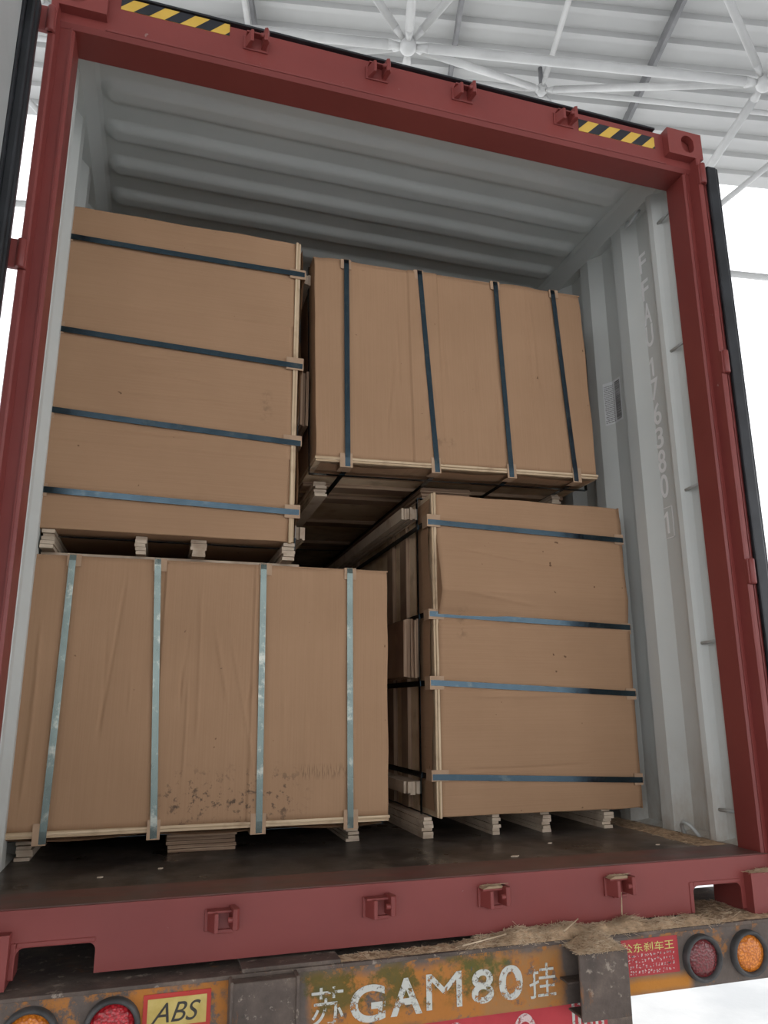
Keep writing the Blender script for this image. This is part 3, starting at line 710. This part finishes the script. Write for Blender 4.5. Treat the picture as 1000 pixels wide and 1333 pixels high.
    # steel straps with cardboard edge protectors
    for s_ in straps:
        sT, sB = s_ if isinstance(s_, tuple) else (s_, s_)
        cf = (lambda p, a=sT, b_=sB: b_+(a-b_)*min(1, max(0, p[1]/BH)))
        bm = bmesh.new(); band(bm, [(-.0075, -.0195), (-.0085, .02), (-.0065, BH*.3), (-.0065, BH*.7), (-.0085, BH-.015), (-.006, BH+.006), (BL+.004, BH+.006), (BL+.004, -.0195)], .021, 'x', cf)
        so = obj('steel_strap', bm, M['strap_pale' if mat is M['card_dirty'] else 'strap'], t)
        for top in (0, 1):
            w = .044 if top else rnd.choice((.040, .050)); dx = rnd.uniform(-.010, .010); c_ = (sT if top else sB)+dx; h = rnd.uniform(.03, .04) if top else rnd.uniform(.032, .048)
            bm = bmesh.new(); a = rnd.uniform(-.003, .003)
            if top:
                prism(bm, [(-.0045, BH-h), (-.0045, BH+.004), (.05, BH+.004), (.05, BH+.006), (-.0075, BH+.006), (-.0075, BH-h)], 'x', c_-w/2, c_+w/2)
            else:
                prism(bm, [(-.0065, h), (-.0065, -.019), (.05, -.019), (.05, -.021), (-.0088, -.021), (-.0085, h)], 'x', c_-w/2, c_+w/2)
            obj('edge_protector', bm, M['card_pad'], so)
    for yy in transverse:
        deep = yy > .3
        bm = bmesh.new(); zb = -.087 if deep else -.021
        band(bm, [(-hw-.006, zb), (hw+.006, zb), (hw+.006, BH+.008), (-hw-.006, BH+.008)], .021, 'y', yy); obj('steel_strap', bm, M['strap'], t)
    return t
RUN = [(-.575, -.527), (-.117, .108), (.498, .540)]
flat = [(-.62, .62, 0, 0)]
bundle('lower left cardboard bundle with pale upright straps, dirt specks low on its front', (-.583, .52, .25), (0, 0, 0),
       [(-.475, -.484), (-.207, -.163), (.152, .166), (.466, .474)], [(-.62, -.175, .0, .001), (-.175, .125, .007, .001), (.125, .62, .005, 0)], .13, RUN, M['card_dirty'], 11, 16)
bundle('upper left cardboard bundle wrapped by four level dark straps, standing on edge', (-.327, .52, 1.82), (0, -PI/2, 0),
       [(.477, .472), (.108, .078), (-.196, -.234), (-.481, -.50)], [(-.62, -.30, 0, .001), (-.30, .24, .004, .0), (.24, .62, .003, 0)], .10, RUN, M['card'], 12, 7, transverse=(.1, 2.3), rh=.045)
bundle('upper right cardboard bundle with four upright dark straps, overhanging the gap', (.366, .55, 1.553), (0, math.radians(-1.4), 0),
       [(-.478, -.487), (-.160, -.120), (.190, .205), (.470, .505)], [(-.62, -.215, .001, .0), (-.215, -.085, .006, .007), (-.085, .335, .001, .001), (.335, .62, .004, .001)], .20, RUN, M['card'], 13, 9, edge_top=.02, cross=(.28, .45, .9, 1.4, 2.3))
bundle('lower right cardboard bundle standing on edge, bulged front and level blue straps', (.237, .60, .850), (0, PI/2, 0),
       [(-.468, -.491), (-.096, -.127), (.173, .133), (.507, .471)],
       [(-.61, -.46, 0, .001), (-.46, -.215, .002, .062), (-.215, -.105, .062, .003), (-.105, -.08, .003, .010), (-.08, .16, .009, .003), (.16, .22, .007, .003), (.22, .62, .003, .004)], .12, RUN, M['card'], 14, 7, transverse=(.11, 2.3), cross=(.27, .46, 1.1, 1.75))
bundle('dim cardboard bundle deeper inside, seen through the dark gap behind the other four', (-.55, 3.1, .25), (0, 0, 0), [-.42, -.15, .15, .42], flat, .12, RUN, M['card'], 15, 3)
bundle('dim upright bundle deeper inside, behind the lower right bundle', (.237, 3.15, .850), (0, PI/2, 0), [-.42, -.15, .15, .42], flat, .12, RUN, M['card'], 16, 3)
# loose stacked battens the bundles stand on
def batten(x, w, y0, y1, z0, z1, label, cat='batten', m='lumber', grp='stacked plywood battens under the bundles'):
    rnd = random.Random(int(x*1000)); t = bmesh.new(); n = max(2, round((z1-z0)/.012)); h = (z1-z0)/n
    for i in range(n):
        j0, j1 = rnd.uniform(-.004, .004), rnd.uniform(-.004, .004); box(t, x-w/2+j0, x+w/2+j1, y0+rnd.uniform(-.01, .01), y1, z0+i*h, z0+(i+1)*h-.001)
    tag(obj('plywood_batten', t, M[m]), label, cat, grp)
for x, w, lab in ((.212, .035, 'leftmost stacked batten under the lower right bundle'), (.482, .030, 'second stacked batten from the left under the lower right bundle'), (.690, .036, 'third stacked batten from the left under the lower right bundle'), (.962, .036, 'rightmost stacked batten under the lower right bundle')):
    batten(x, w, .63, 2.9, FZ, .2385, lab)
for x, w, lab in ((-1.142, .04, 'batten at the far left between the two left bundles'), (-.85, .035, 'second batten from the left between the two left bundles'), (-.655, .05, 'third batten from the left between the two left bundles'), (-.34, .045, 'rightmost batten between the two left bundles')):
    batten(x, w, .53 if x < -1 or x > -.4 else .56, 2.8, 1.145, 1.209, lab)
bm = bmesh.new(); box(bm, -1.17, -.29, .60, .66, 1.128+.002, 1.144); tag(obj('cross_strip', bm, M['lumber']), 'thin cross strip lying on the lower left bundle', 'strip')
